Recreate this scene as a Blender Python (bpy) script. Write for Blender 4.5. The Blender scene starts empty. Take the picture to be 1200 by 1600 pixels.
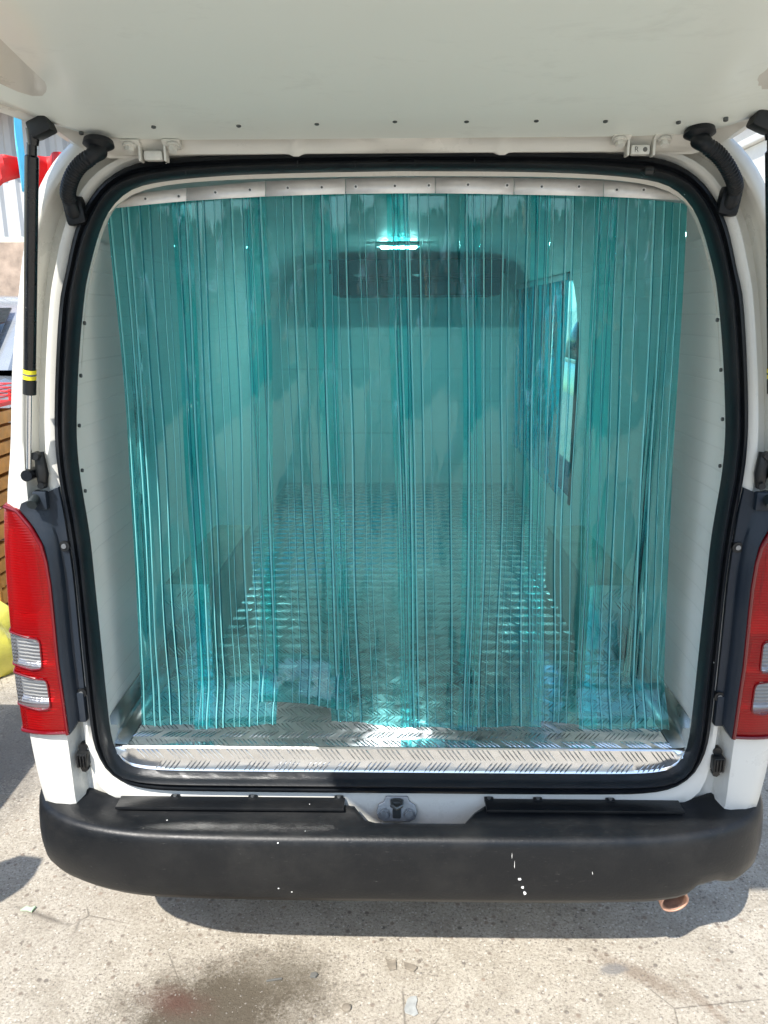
import bpy, bmesh, math, random
from mathutils import Vector, Matrix
random.seed(7)
R = math.radians
scn = bpy.context.scene
col = scn.collection

# ------------------------------------------------------------------ camera
CAM = Vector((0.0, -1.6, 1.65)); F = 1202.0
YAW, PITCH, ROLL = R(1.1), R(14.5), R(-.2)
def ray(px, py):
    u = (px-600)/F; v = -(py-800)/F
    c, s = math.cos(ROLL), math.sin(ROLL); u, v = u*c-v*s, u*s+v*c
    d = (u, math.cos(PITCH)+v*math.sin(PITCH), -math.sin(PITCH)+v*math.cos(PITCH))
    c, s = math.cos(YAW), math.sin(YAW)
    return Vector((d[0]*c-d[1]*s, d[0]*s+d[1]*c, d[2]))
def at(px, py, Y):                      # measured point of the photo on the plane at depth Y
    d = ray(px, py); return CAM + d*((Y-CAM.y)/d.y)
cd = bpy.data.cameras.new('camera'); cam = bpy.data.objects.new('camera', cd); col.objects.link(cam)
fw = ray(600, 800).normalized(); rt = (ray(1600, 800)-ray(600, 800)).normalized(); up = rt.cross(fw)
m = Matrix.Identity(4)
for i in range(3):
    m[i][0], m[i][1], m[i][2], m[i][3] = rt[i], up[i], -fw[i], CAM[i]
cam.matrix_world = m
cd.sensor_fit = 'VERTICAL'; cd.sensor_height = 36; cd.lens = 36*F/1600
cd.clip_start = .05; cd.clip_end = 600
scn.camera = cam

# ------------------------------------------------------------------ light
SUN = Vector((-.50, -1, 1.32)).normalized()
sd = bpy.data.lights.new('sun', 'SUN'); so = bpy.data.objects.new('sun', sd); col.objects.link(so)
sd.energy = 3.7; sd.angle = R(.5); sd.color = (1, .955, .88)
so.rotation_euler = SUN.to_track_quat('Z', 'Y').to_euler(); so.location = (-3, -6, 8)
w = bpy.data.worlds.new('World'); scn.world = w; w.use_nodes = True
nt = w.node_tree; bg = nt.nodes['Background']
sky = nt.nodes.new('ShaderNodeTexSky'); sky.sky_type = 'NISHITA'; sky.sun_disc = False
sky.sun_elevation = math.asin(SUN.z); sky.sun_rotation = math.atan2(SUN.x, SUN.y)
sky.air_density = 1.3; sky.dust_density = .7
nt.links.new(sky.outputs[0], bg.inputs[0]); bg.inputs[1].default_value = .14
vs = scn.view_settings; vs.view_transform = 'Standard'; vs.look = 'None'; vs.gamma = 1; vs.use_curve_mapping = False
vs.exposure = 1.2
cy = scn.cycles
cy.use_denoising = True; cy.max_bounces = 12; cy.diffuse_bounces = 5; cy.glossy_bounces = 5
cy.transparent_max_bounces = 48; cy.caustics_reflective = False; cy.caustics_refractive = False
cy.sample_clamp_indirect = 6

# ------------------------------------------------------------------ materials
class NT:
    def __init__(s, name):
        s.m = bpy.data.materials.new(name); s.m.use_nodes = True; s.t = s.m.node_tree
        s.b = s.t.nodes['Principled BSDF']; s.out = s.t.nodes['Material Output']
    def n(s, kind, **kw):
        o = s.t.nodes.new('ShaderNode'+kind)
        for k, v in kw.items():
            if k in o.inputs: o.inputs[k].default_value = v
            else: setattr(o, k, v)
        return o
    def l(s, a, b): s.t.links.new(a, b)
    def tc(s):
        return s.n('TexCoord').outputs['Object']
    def map(s, scale=(1,1,1), loc=(0,0,0), src=None):
        mp = s.n('Mapping'); mp.inputs['Scale'].default_value = scale; mp.inputs['Location'].default_value = loc
        s.l(src or s.tc(), mp.inputs[0]); return mp.outputs[0]
    def noise(s, vec, scale, detail=4, rough=.55, dist=0):
        o = s.n('TexNoise'); o.inputs['Scale'].default_value = scale; o.inputs['Detail'].default_value = detail
        o.inputs['Roughness'].default_value = rough; o.inputs['Distortion'].default_value = dist
        s.l(vec, o.inputs['Vector']); return o.outputs[0]
    def ramp(s, src, stops, interp='LINEAR'):
        o = s.n('ValToRGB'); o.color_ramp.interpolation = interp
        while len(o.color_ramp.elements) < len(stops): o.color_ramp.elements.new(.5)
        for e, (p, c) in zip(o.color_ramp.elements, stops):
            e.position = p; e.color = (c, c, c, 1) if isinstance(c, (int, float)) else (*c, 1)
        s.l(src, o.inputs[0]); return o.outputs[0]
    def mix(s, fac, a, b, mode='MIX'):
        o = s.n('MixRGB', blend_type=mode)
        for i, v in ((0, fac), (1, a), (2, b)):
            if isinstance(v, (int, float)): o.inputs[i].default_value = v if i == 0 else (v, v, v, 1)
            elif isinstance(v, tuple): o.inputs[i].default_value = (*v, 1)
            else: s.l(v, o.inputs[i])
        return o.outputs[0]
    def math(s, op, a, b=0, c=0):
        o = s.n('Math', operation=op)
        for i, v in enumerate((a, b, c)):
            if isinstance(v, (int, float)): o.inputs[i].default_value = v
            else: s.l(v, o.inputs[i])
        return o.outputs[0]
    def bump(s, h, strength, dist=.01, nrm=None):
        o = s.n('Bump'); o.inputs['Strength'].default_value = strength; o.inputs['Distance'].default_value = dist
        s.l(h, o.inputs['Height'])
        if nrm: s.l(nrm, o.inputs['Normal'])
        return o.outputs[0]
    def put(s, **kw):
        for k, v in kw.items():
            k = k.replace('_', ' ')
            if isinstance(v, (int, float)): s.b.inputs[k].default_value = v
            elif isinstance(v, tuple): s.b.inputs[k].default_value = (*v, 1)
            else: s.l(v, s.b.inputs[k])
        return s.m

def simple(name, c, rough=.5, metal=0, coat=0, var=.12, scale=9, bump=0, bscale=60, rvar=.1):
    k = NT(name); p = k.tc(); n1 = k.noise(p, scale, 6, .6)
    c0 = tuple(x*(1-var) for x in c); c1 = tuple(min(1, x*(1+var)) for x in c)
    k.put(Base_Color=k.ramp(n1, [(.3, c0), (.7, c1)]), Metallic=metal, Coat_Weight=coat, Coat_Roughness=.08,
          Roughness=k.ramp(k.noise(p, scale*2.3, 4), [(.3, max(.02, rough-rvar)), (.7, min(1, rough+rvar))]))
    if bump: k.put(Normal=k.bump(k.noise(p, bscale, 5), bump, .004))
    return k.m

def m_paint():
    k = NT('white_paint'); p = k.tc()
    g = k.noise(k.map((1, 1, 1)), 3.2, 8, .7)
    dirt = k.noise(p, 14, 8, .72)
    c = k.mix(k.ramp(dirt, [(.5, 0), (.78, .3)]), (.68, .67, .62), (.52, .49, .42))
    c = k.mix(k.ramp(g, [(.3, .18), (.7, 0)]), c, (.66, .65, .60))
    return k.put(Base_Color=c, Roughness=k.ramp(g, [(.3, .22), (.7, .38)]), Coat_Weight=.35, Coat_Roughness=.12,
                 Normal=k.bump(k.noise(p, 2.2, 3), .25, .02))
def m_gatepanel():
    k = NT('grey_white_panel'); p = k.tc()
    sm = k.noise(k.map((2.2, 6, 6)), 2.2, 7, .75, .4)
    c = k.mix(k.ramp(sm, [(.56, 0), (.72, .35)]), (.82, .875, .83), (.60, .64, .61))
    return k.put(Base_Color=c, Roughness=k.ramp(sm, [(.35, .30), (.7, .46)]), Coat_Weight=.12, Coat_Roughness=.2,
                 Normal=k.bump(k.noise(p, 1.6, 2), .3, .03))
def m_lining(step):
    k = NT('white_lining_panel'); p = k.tc(); sx = k.n('SeparateXYZ'); k.l(p, sx.inputs[0])
    f = k.math('FRACT', k.math('MULTIPLY', sx.outputs[2], 1/step))
    ln = k.ramp(k.math('ABSOLUTE', k.math('SUBTRACT', f, .5)), [(.455, 0), (.485, 1)])
    patch = k.ramp(k.noise(k.map((1, .8, 5)), 1.3, 3), [(.45, .35), (.6, 1)])
    c = k.mix(k.math('MULTIPLY', ln, k.math('MULTIPLY', patch, .3)), (.84, .86, .82), (.50, .53, .50))
    c = k.mix(k.ramp(k.noise(p, 9, 7, .7), [(.55, 0), (.8, .25)]), c, (.60, .59, .53))
    return k.put(Base_Color=c, Roughness=.36, Normal=k.bump(k.math('SUBTRACT', 1, ln), .25, .0012))
def m_alu(name, c, rough, sc=18):
    k = NT(name); p = k.tc()
    n1 = k.noise(p, sc, 7, .7); n2 = k.noise(k.map((3, 40, 40)), 6, 5)
    return k.put(Base_Color=k.mix(k.ramp(n1, [(.4, 0), (.75, .5)]), c, tuple(x*.72 for x in c)), Metallic=1.0,
                 Roughness=k.ramp(n1, [(.3, rough-.07), (.7, rough+.1)]), Normal=k.bump(k.noise(p, 7, 3), .35, .012))
def m_black(name, c, rough, specks=False, coat=0, dusty=.25):
    k = NT(name); p = k.tc()
    d = k.noise(p, 6, 8, .72)
    cc = k.mix(k.ramp(d, [(.45, 0), (.8, dusty)]), c, (.22, .20, .17))
    if specks:
        v = k.n('TexVoronoi'); v.inputs['Scale'].default_value = 34; k.l(p, v.inputs['Vector'])
        sp = k.ramp(v.outputs['Distance'], [(.045, 1), (.06, 0)], 'CONSTANT')
        keep = k.ramp(k.noise(p, 3.1, 1), [(.54, 0), (.56, 1)])
        keep2 = k.n('SeparateColor'); k.l(v.outputs['Color'], keep2.inputs[0])
        gate = k.math('GREATER_THAN', keep2.outputs[0], .78)
        cc = k.mix(k.math('MULTIPLY', k.math('MULTIPLY', sp, keep), gate), cc, (.7, .7, .68))
        fine = k.noise(k.map((5, 30, 45)), 7, 8, .8)
        cc = k.mix(k.ramp(fine, [(.62, 0), (.74, .35)]), cc, (.34, .33, .31))
    return k.put(Base_Color=cc, Roughness=k.ramp(d, [(.3, rough-.08), (.75, rough+.14)]), Coat_Weight=coat, Specular_IOR_Level=.3,
                 Normal=k.bump(k.noise(p, 160, 4), .2, .002))
def m_lens(name, c, ribs, rough=.08, trans=.0, metal=0):
    k = NT(name); p = k.tc(); sx = k.n('SeparateXYZ'); k.l(p, sx.inputs[0])
    h = k.math('SINE', k.math('MULTIPLY', sx.outputs[2], 2*math.pi/ribs))
    h2 = k.math('SINE', k.math('MULTIPLY', k.math('ADD', sx.outputs[0], k.math('MULTIPLY', sx.outputs[1], .6)), 2*math.pi/(ribs*1.6)))
    hh = k.math('ADD', h, k.math('MULTIPLY', h2, .5))
    cc = k.mix(k.ramp(k.math('MULTIPLY_ADD', h, .5, .5), [(0, .0), (1, .6)]), c, tuple(min(1, x*1.5) for x in c))
    return k.put(Base_Color=cc, Roughness=rough, Coat_Weight=.35, Coat_Roughness=.05, Metallic=metal,
                 Transmission_Weight=trans, Subsurface_Weight=.0, Normal=k.bump(hh, .18, .0012))
def m_curtain(name, face, edge, body=.085, rough=.07, bc=(.10, .72, .70), ior=1.5, glint=.55):
    k = NT(name); p = k.tc()
    fn = k.n('Fresnel'); fn.inputs[0].default_value = ior
    nz = k.noise(k.map((30, 30, .8)), 3, 2, .5); crk = k.noise(k.map((48, 48, 9)), 2, 3, .6, 1.2)
    rare = k.ramp(k.noise(k.map((7, 7, 1.6)), 1.9, 2), [(.53, 0), (.60, 1)])
    nb = k.bump(nz, .45, .005)
    nb0 = nb; nb = k.bump(k.math('MULTIPLY', crk, rare), glint, .010, nb)
    k.l(nb0, fn.inputs[1])
    lw = k.n('LayerWeight'); lw.inputs[0].default_value = .5
    tint = k.ramp(lw.outputs['Facing'], [(.0, face), (.5, tuple(lerp_(x, y, .25) for x, y in zip(face, edge))), (1, edge)])
    tr = k.n('BsdfTransparent'); k.l(tint, tr.inputs[0])
    gl = k.n('BsdfGlossy'); gl.inputs['Roughness'].default_value = rough; k.l(nb, gl.inputs['Normal'])
    tl = k.n('BsdfTranslucent'); tl.inputs[0].default_value = (*bc, 1)
    df = k.n('BsdfDiffuse'); df.inputs[0].default_value = (*bc, 1)
    a = k.n('MixShader'); a.inputs[0].default_value = .5; k.l(tl.outputs[0], a.inputs[1]); k.l(df.outputs[0], a.inputs[2])
    b = k.n('MixShader'); b.inputs[0].default_value = body; k.l(tr.outputs[0], b.inputs[1]); k.l(a.outputs[0], b.inputs[2])
    c = k.n('MixShader'); k.l(fn.outputs[0], c.inputs[0]); k.l(b.outputs[0], c.inputs[1]); k.l(gl.outputs[0], c.inputs[2])
    k.l(c.outputs[0], k.out.inputs[0]); return k.m
def lerp_(a, b, t): return a+(b-a)*t
def m_tinted(name, tint, edge, pitch, bst, body=0., bc=(1, 0, 0)):
    k = NT(name); p = k.tc(); sx = k.n('SeparateXYZ'); k.l(p, sx.inputs[0])
    h = k.math('SINE', k.math('MULTIPLY', sx.outputs[2], 2*math.pi/pitch))
    nb = k.bump(h, bst, .0016); fn = k.n('Fresnel'); fn.inputs[0].default_value = 1.5; k.l(nb, fn.inputs[1])
    hh = k.math('MULTIPLY_ADD', h, .5, .5)
    tr = k.n('BsdfTransparent'); k.l(k.mix(hh, tint, edge), tr.inputs[0])
    gl = k.n('BsdfGlossy'); gl.inputs['Roughness'].default_value = .05; k.l(nb, gl.inputs['Normal'])
    df = k.n('BsdfDiffuse'); df.inputs[0].default_value = (*bc, 1); k.l(nb, df.inputs['Normal'])
    b = k.n('MixShader'); b.inputs[0].default_value = body; k.l(tr.outputs[0], b.inputs[1]); k.l(df.outputs[0], b.inputs[2])
    c = k.n('MixShader'); k.l(fn.outputs[0], c.inputs[0]); k.l(b.outputs[0], c.inputs[1]); k.l(gl.outputs[0], c.inputs[2])
    k.l(c.outputs[0], k.out.inputs[0]); return k.m
def m_refl():
    k = NT('lamp_reflector'); p = k.tc(); sx = k.n('SeparateXYZ'); k.l(p, sx.inputs[0])
    v = k.n('TexVoronoi'); v.inputs['Scale'].default_value = 130; k.l(k.map((1, .4, 1.3)), v.inputs['Vector'])
    return k.put(Base_Color=(.85, .85, .86), Metallic=.8, Roughness=.32, Normal=k.bump(v.outputs['Distance'], .3, .002))
def m_ground():
    k = NT('worn_concrete'); p = k.tc()
    big = k.noise(p, 1.1, 6, .6); mid = k.noise(p, 9, 8, .7); fine = k.noise(p, 120, 5, .8)
    c = k.mix(k.ramp(mid, [(.35, 0), (.7, 1)]), (.345, .305, .245), (.52, .475, .40))
    c = k.mix(k.ramp(fine, [(.36, .85), (.5, 0)]), c, (.17, .15, .125))
    c = k.mix(k.ramp(fine, [(.56, 0), (.7, .8)]), c, (.66, .62, .54))
    v = k.n('TexVoronoi'); v.inputs['Scale'].default_value = 42; v.inputs['Randomness'].default_value = 1
    k.l(k.map((1, 1, 1), src=k.mix(.03, p, k.n('TexNoise').outputs[1], 'ADD')), v.inputs['Vector'])
    sc = k.n('SeparateColor'); k.l(v.outputs['Color'], sc.inputs[0])
    st = k.math('MULTIPLY', k.ramp(v.outputs['Distance'], [(.18, 1), (.34, 0)]), k.math('GREATER_THAN', sc.outputs[0], .72))
    c = k.mix(k.math('MULTIPLY', st, .75), c, k.mix(k.ramp(sc.outputs[1], [(0, 0), (1, 1)]), (.085, .075, .068), (.26, .19, .14)))
    v2 = k.n('TexVoronoi'); v2.inputs['Scale'].default_value = 115; k.l(p, v2.inputs['Vector'])
    s2 = k.n('SeparateColor'); k.l(v2.outputs['Color'], s2.inputs[0])
    st2 = k.math('MULTIPLY', k.ramp(v2.outputs['Distance'], [(.25, 1), (.42, 0)]), k.math('GREATER_THAN', s2.outputs[0], .74))
    c = k.mix(k.math('MULTIPLY', st2, .8), c, k.mix(k.ramp(s2.outputs[1], [(.4, 0), (.45, 1)], 'CONSTANT'), (.20, .17, .145), (.62, .585, .52)))
    c = k.mix(k.ramp(big, [(.45, 0), (.75, .35)]), c, (.33, .285, .23))
    v3 = k.n('TexVoronoi', feature='DISTANCE_TO_EDGE'); v3.inputs['Scale'].default_value = 2.3
    k.l(k.mix(.16, p, k.n('TexNoise', Scale=9.0, Detail=6.0).outputs[1], 'ADD'), v3.inputs['Vector'])
    crack = k.math('MULTIPLY', k.ramp(v3.outputs['Distance'], [(.0, 1), (.006, 0)]), k.ramp(k.noise(p, 2.1, 3), [(.52, 0), (.6, .75)]))
    c = k.mix(crack, c, (.10, .085, .07))
    def blob(x, y, rx, ry, rot, soft, colr, amt):
        nonlocal c
        mp = k.n('Mapping', vector_type='TEXTURE'); mp.inputs['Location'].default_value = (x, y, 0)
        mp.inputs['Rotation'].default_value = (0, 0, rot); mp.inputs['Scale'].default_value = (rx, ry, 1)
        k.l(p, mp.inputs[0]); ln = k.n('VectorMath', operation='LENGTH'); k.l(mp.outputs[0], ln.inputs[0])
        d = k.math('ADD', ln.outputs['Value'], k.math('ADD', k.math('MULTIPLY', k.math('SUBTRACT', k.noise(p, 7, 7, .7), .5), 1.4), k.math('MULTIPLY', k.math('SUBTRACT', fine, .5), .8)))
        c = k.mix(k.math('MULTIPLY', k.ramp(d, [(1-soft, 1), (1, 0)]), amt), c, colr)
    blob(-.44, -.09, .33, .19, .25, .6, (.072, .056, .036), .93)     # oil
    blob(-.30, .02, .20, .10, .2, .7, (.11, .092, .065), .6)
    blob(-.55, -.07, .12, .055, -.2, .9, (.10, .035, .026), .6)      # dark red stain
    blob(.62, .03, .035, .16, 1.0, .7, (.15, .10, .065), .55)
    blob(.76, -.06, .02, .11, .5, .7, (.17, .115, .075), .45)
    blob(.56, .045, .05, .022, .2, .5, (.19, .185, .18), .8)
    blob(-1.5, 1.2, .35, .8, 0, .6, (.11, .10, .09), .7)  # shade on the ground left of the van, painted as a dark patch
    hgt = k.math('ADD', k.math('MULTIPLY', fine, .7), k.math('ADD', k.math('MULTIPLY', mid, .8), k.math('MULTIPLY', st, .12)))
    return k.put(Base_Color=c, Roughness=.88, Normal=k.bump(hgt, .7, .010))
M = dict(
    paint=m_paint(), gpanel=m_gatepanel(), lining=m_lining(.047), ceiling=simple('ceiling_white', (.78, .81, .77), .50, 0, 0, .05),
    bulk=m_lining(.19), alu=m_alu('aluminium_plate', (.80, .81, .82), .17), rail=simple('brushed_aluminium', (.90, .90, .90), .40, .30, 0, .08, 25),
    box=simple('brown_grey_plate', (.44, .42, .36), .45, 0, 0, .2), rubber=m_black('black_rubber', (.006, .008, .011), .42, True, 0, .05),
    bumper=m_black('black_bumper_plastic', (.0065, .0075, .009), .38, True, 0, .06), trim=m_black('slate_plastic', (.014, .021, .032), .40, False, 0, .08),
    black=simple('black_plastic', (.005, .006, .007), .45), gloss=simple('black_gloss_tube', (.005, .006, .008), .28, 0, .1), flash=simple('dull_zinc_flashing', (.26, .29, .28), .35, .9, 0, .2),
    red=m_tinted('red_lens', (.88, .012, .018), (.75, .004, .008), .0062, .25, .30, (.50, .002, .004)), refl=m_refl(), redin=simple('deep_red_lens_rim', (.13, .002, .006), .2, 0, .3),
    clear=m_tinted('clear_lens', (.92, .93, .95), (.55, .56, .58), .0085, .5, .12, (.6, .6, .62)), pvc=m_curtain('aqua_pvc', (.56, .980, .972), (.08, .68, .78), .042, .022, (.0, .74, .88), 1.56, 1.0), rib=m_curtain('aqua_pvc_painted_dark', (.08, .58, .68), (.01, .36, .50), .06, .03, (.0, .6, .8)), rib_lit=m_curtain('aqua_pvc_painted_light', (.60, .99, .99), (.30, .95, .95), .78, .04, (.34, 1, 1)), pvcb=m_curtain('blue_pvc', (.42, .97, .998), (.30, .95, .995), .85, .05, (.02, .88, 1), 1.12, .2), ribb=m_curtain('blue_pvc_rib', (.30, .88, .95), (.2, .8, .92), .6, .07, (.03, .7, .9), 1.15, .2), ground=m_ground(),  # the two aqua rib tints hold painted light and dark lines of refraction
    steel=simple('dull_steel', (.30, .31, .32), .42, .85, 0, .25, 30), chrome=simple('polished_rod', (.75, .76, .78), .12, 1, 0, .05),
    yellow=simple('yellow_label', (.85, .72, .03), .4), dark=simple('underbody', (.02, .02, .02), .8), rust=simple('rusty_pipe', (.42, .24, .16), .6, .4, 0, .4, 40),
    screw=simple('screw_metal', (.12, .13, .13), .4, .7), unit=simple('cooling_unit_plastic', (.012, .018, .02), .5), lampw=simple('white_lamp_plastic', (.8, .8, .78), .3),
    bolt=simple('painted_bolt', (.68, .67, .62), .4, .1, 0, .12, 60), tyre=simple('tyre_rubber', (.02, .02, .02), .8), glass=simple('dark_car_glass', (.012, .016, .018), .06, 0, .8),
    orange=simple('orange_brown_crate', (.42, .19, .035), .6, 0, 0, .35, 12, .4), redc=simple('red_cloth', (.55, .02, .02), .55, 0, 0, .2, 6, .5, 12),
    bluec=simple('blue_cloth', (.10, .50, .72), .6, 0, 0, .15, 5, .3, 14), bag=simple('yellow_plastic_bag', (.60, .56, .10), .3, 0, .3, .35, 5, .6, 12),
    wallw=simple('corrugated_white', (.40, .41, .42), .55, 0, 0, .08, 2), wallb=simple('rough_brick_wall', (.30, .23, .18), .9, 0, 0, .35, 6, .9, 14),
    plaster=simple('pale_plaster', (.62, .62, .60), .85, 0, 0, .1, 1.5, .4, 20), roofr=simple('red_roof_sheet', (.38, .14, .10), .6, 0, 0, .2, 4),
    silver=simple('silver_car_paint', (.36, .38, .40), .25, .4, .8, .03), navy=simple('navy_car_paint', (.03, .06, .11), .2, .2, .9, .05),
    flake=simple('white_plastic_flake', (.34, .35, .34), .4, 0, 0, .2, 60), leaf=simple('grey_brown_scrap', (.22, .19, .15), .8, 0, 0, .3, 60),
    pink=simple('white_scratch', (.75, .74, .72), .6, 0, 0, .1, 80), ink=simple('dark_mark', (.13, .13, .12), .6),
    stone=simple('grey_pebble', (.20, .18, .155), .9, 0, 0, .35, 50, .5, 80),
)

k = NT('lit_lamp_diffuser'); M['lit'] = k.put(Base_Color=(.8, .8, .8)); k.b.inputs['Emission Color'].default_value = (.96, 1, 1, 1); k.b.inputs['Emission Strength'].default_value = 165

# ------------------------------------------------------------------ mesh builder
class MB:
    def __init__(s): s.v = []; s.f = []
    def vert(s, p): s.v.append(tuple(p)); return len(s.v)-1
    def face(s, pts):
        s.f.append([s.vert(p) for p in pts])
    def grid(s, rows, close=False, closev=False):
        n = len(rows[0]); b = len(s.v)
        for r in rows: s.v += [tuple(p) for p in r]
        R_ = len(rows)
        for i in range(R_ if closev else R_-1):
            for j in range(n if close else n-1):
                a, c = b+i*n, b+((i+1) % R_)*n
                s.f.append([a+j, a+(j+1) % n, c+(j+1) % n, c+j])
        return s
    def box(s, c, d, rot=None, bev=0):
        c = Vector(c); rot = rot or Matrix.Identity(3); h = Vector(d)/2; b = len(s.v)
        if not bev:
            for z in (-1, 1):
                for y in (-1, 1):
                    for x in (-1, 1): s.v.append(tuple(c+rot@Vector((x*h.x, y*h.y, z*h.z))))
            s.f += [[b+i for i in q] for q in ((0,2,3,1),(4,5,7,6),(0,1,5,4),(2,6,7,3),(0,4,6,2),(1,3,7,5))]
        else:
            bm = bmesh.new(); bmesh.ops.create_cube(bm, size=1)
            for v in bm.verts: v.co = Vector((v.co.x*d[0], v.co.y*d[1], v.co.z*d[2]))
            bmesh.ops.bevel(bm, geom=bm.edges[:], offset=bev, segments=2, affect='EDGES', profile=.6)
            bm.verts.index_update()
            for v in bm.verts: s.v.append(tuple(c+rot@v.co))
            for f in bm.faces: s.f.append([b+v.index for v in f.verts])
            bm.free()
        return s
    def tube(s, path, rad, n=12, cap=True):
        P = [Vector(p) for p in path]; rad = rad if isinstance(rad, (list, tuple)) else [rad]*len(P)
        rows = []; ref = None
        for i, p in enumerate(P):
            t = (P[min(i+1, len(P)-1)]-P[max(i-1, 0)]).normalized()
            if ref is None: ref = t.orthogonal().normalized()
            a = (ref - t*ref.dot(t)).normalized(); ref = a; bb = t.cross(a)
            rows.append([p+(a*math.cos(q)+bb*math.sin(q))*rad[i] for q in [2*math.pi*k/n for k in range(n)]])
        b = len(s.v); s.grid(rows, close=True)
        if cap:
            s.f.append([b+k for k in range(n)][::-1]); s.f.append([b+(len(P)-1)*n+k for k in range(n)])
        return s
    def prism(s, poly, a, b, axis='Y'):       # poly: 2D points, extruded from a to b
        def P(u, v, t): return {'Y': (u, t, v), 'X': (t, u, v), 'Z': (u, v, t)}[axis]
        n = len(poly); k = len(s.v)
        s.v += [P(u, v, a) for u, v in poly]+[P(u, v, b) for u, v in poly]
        s.f.append([k+i for i in range(n)]); s.f.append([k+n+i for i in range(n)][::-1])
        for i in range(n): s.f.append([k+i, k+n+i, k+n+(i+1) % n, k+(i+1) % n])
        return s
    def xf(s, mt):
        s.v = [tuple(mt@Vector(p)) for p in s.v]; return s
    def mirror(s):
        s.v = [(-x, y, z) for x, y, z in s.v]; s.f = [f[::-1] for f in s.f]; return s
    def build(s, name, mat, parent=None, smooth=True, solid=0, bevel=0, ang=35, fix=True, label=None):
        me = bpy.data.meshes.new(name); me.from_pydata(s.v, [], s.f)
        for q, v_ in getattr(s, 'mi', {}).items(): me.polygons[q].material_index = v_
        bm = bmesh.new(); bm.from_mesh(me)
        bmesh.ops.remove_doubles(bm, verts=bm.verts, dist=1e-6)
        if fix: bmesh.ops.recalc_face_normals(bm, faces=bm.faces)
        bm.to_mesh(me); bm.free()
        for mm in (mat if isinstance(mat, list) else [mat]): me.materials.append(mm)
        if smooth:
            me.shade_smooth() if hasattr(me, 'shade_smooth') else None
            me.set_sharp_from_angle(angle=R(ang))
        o = bpy.data.objects.new(name, me); col.objects.link(o)
        if parent: o.parent = parent
        if solid:
            q = o.modifiers.new('solid', 'SOLIDIFY'); q.thickness = solid; q.offset = 0
        if bevel:
            q = o.modifiers.new('bevel', 'BEVEL'); q.width = bevel; q.segments = 2; q.limit_method = 'ANGLE'
        if label: o['label'] = label
        return o
def tag(o, label=None, cat=None, group=None, kind=None):
    if label: o['label'] = label
    if cat: o['category'] = cat
    if group: o['group'] = group
    if kind: o['kind'] = kind
    return o
def empty(name, loc=(0, 0, 0), parent=None):
    o = bpy.data.objects.new(name, None); o.empty_display_size = .1; col.objects.link(o); o.location = loc
    if parent: o.parent = parent
    return o
def copy_tree(o, parent=None):
    kids = list(o.children); c = o.copy(); col.objects.link(c)
    if parent: c.parent = parent
    for ch in kids: copy_tree(ch, c)
    return c
def lerp(a, b, t): return a+(b-a)*t
def sst(a, b, x):
    t = max(0, min(1, (x-a)/(b-a))); return t*t*(3-2*t)
def interp(tab, x):
    if x <= tab[0][0]: return tab[0][1]
    for (x0, y0), (x1, y1) in zip(tab, tab[1:]):
        if x <= x1: return lerp(y0, y1, (x-x0)/(x1-x0))
    return tab[-1][1]
def resample(pts, n):
    P = [Vector(p) for p in pts]; L = [0]
    for a, b in zip(P, P[1:]): L.append(L[-1]+(b-a).length)
    out = []
    for i in range(n):
        t = L[-1]*i/(n-1); j = 0
        while j < len(L)-2 and L[j+1] < t: j += 1
        out.append(P[j].lerp(P[j+1], (t-L[j])/max(1e-9, L[j+1]-L[j])))
    return out
def smooth_poly(pts, it=2):
    P = [Vector(p) for p in pts]
    for _ in range(it):
        Q = [P[0]]
        for a, b in zip(P, P[1:]): Q += [a.lerp(b, .25), a.lerp(b, .75)]
        Q.append(P[-1]); P = Q
    return P

# ------------------------------------------------------------------ outlines (half, top centre to bottom centre; x, z)
SO = [(0,1.946),(.215,1.945),(.34,1.943),(.45,1.938),(.505,1.931),(.545,1.915),(.578,1.893),(.607,1.86),(.630,1.822),(.645,1.785),(.665,1.72),(.678,1.69),(.699,1.573),(.7175,1.442),(.7225,1.375),(.722,1.306),(.715,1.236),(.712,1.165),(.709,1.09),(.7115,.94),(.7125,.78),(.712,.69),(.700,.643),(.683,.606),(.643,.573),(.58,.559),(.48,.5565),(.27,.5555),(0,.5555)]
SI = [(0,1.918),(.22,1.916),(.37,1.911),(.47,1.902),(.52,1.892),(.553,1.873),(.580,1.845),(.604,1.80),(.628,1.735),(.640,1.698),(.665,1.573),(.684,1.442),(.690,1.375),(.690,1.306),(.685,1.236),(.681,1.165),(.6815,1.09),(.6815,.94),(.682,.77),(.681,.68),(.673,.638),(.655,.609),(.633,.598),(.585,.590),(.48,.588),(.27,.588),(0,.588)]
SE = [(0,1.990),(.45,1.985),(.56,1.965),(.63,1.92),(.68,1.85),(.712,1.77),(.745,1.62),(.772,1.45),(.785,1.32),(.780,1.10),(.765,.85),(.757,.72),(.757,.60),(.757,.47),(.60,.45),(0,.45)]
SB = [(0,2.035),(.45,2.03),(.56,2.01),(.64,1.965),(.70,1.895),(.738,1.80),(.770,1.66),(.797,1.54),(.818,1.38),(.842,1.28),(.858,1.15),(.868,.95),(.870,.75),(.862,.60),(.84,.46),(.70,.42),(0,.42)]
C0 = Vector((0, 1.27))
def radial(tab, ang):                   # ang 0 = up, pi = down
    d = Vector((math.sin(ang), math.cos(ang))); best = 0
    for a, b in zip(tab, tab[1:]):
        a = Vector(a)-C0; b = Vector(b)-C0; e = b-a; den = d.x*e.y-d.y*e.x
        if abs(den) < 1e-9: continue
        t = (a.x*e.y-a.y*e.x)/den; s_ = (a.x*d.y-a.y*d.x)/den
        if t > 0 and -1e-6 <= s_ <= 1+1e-6: best = max(best, t)
    return C0+d*best
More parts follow.
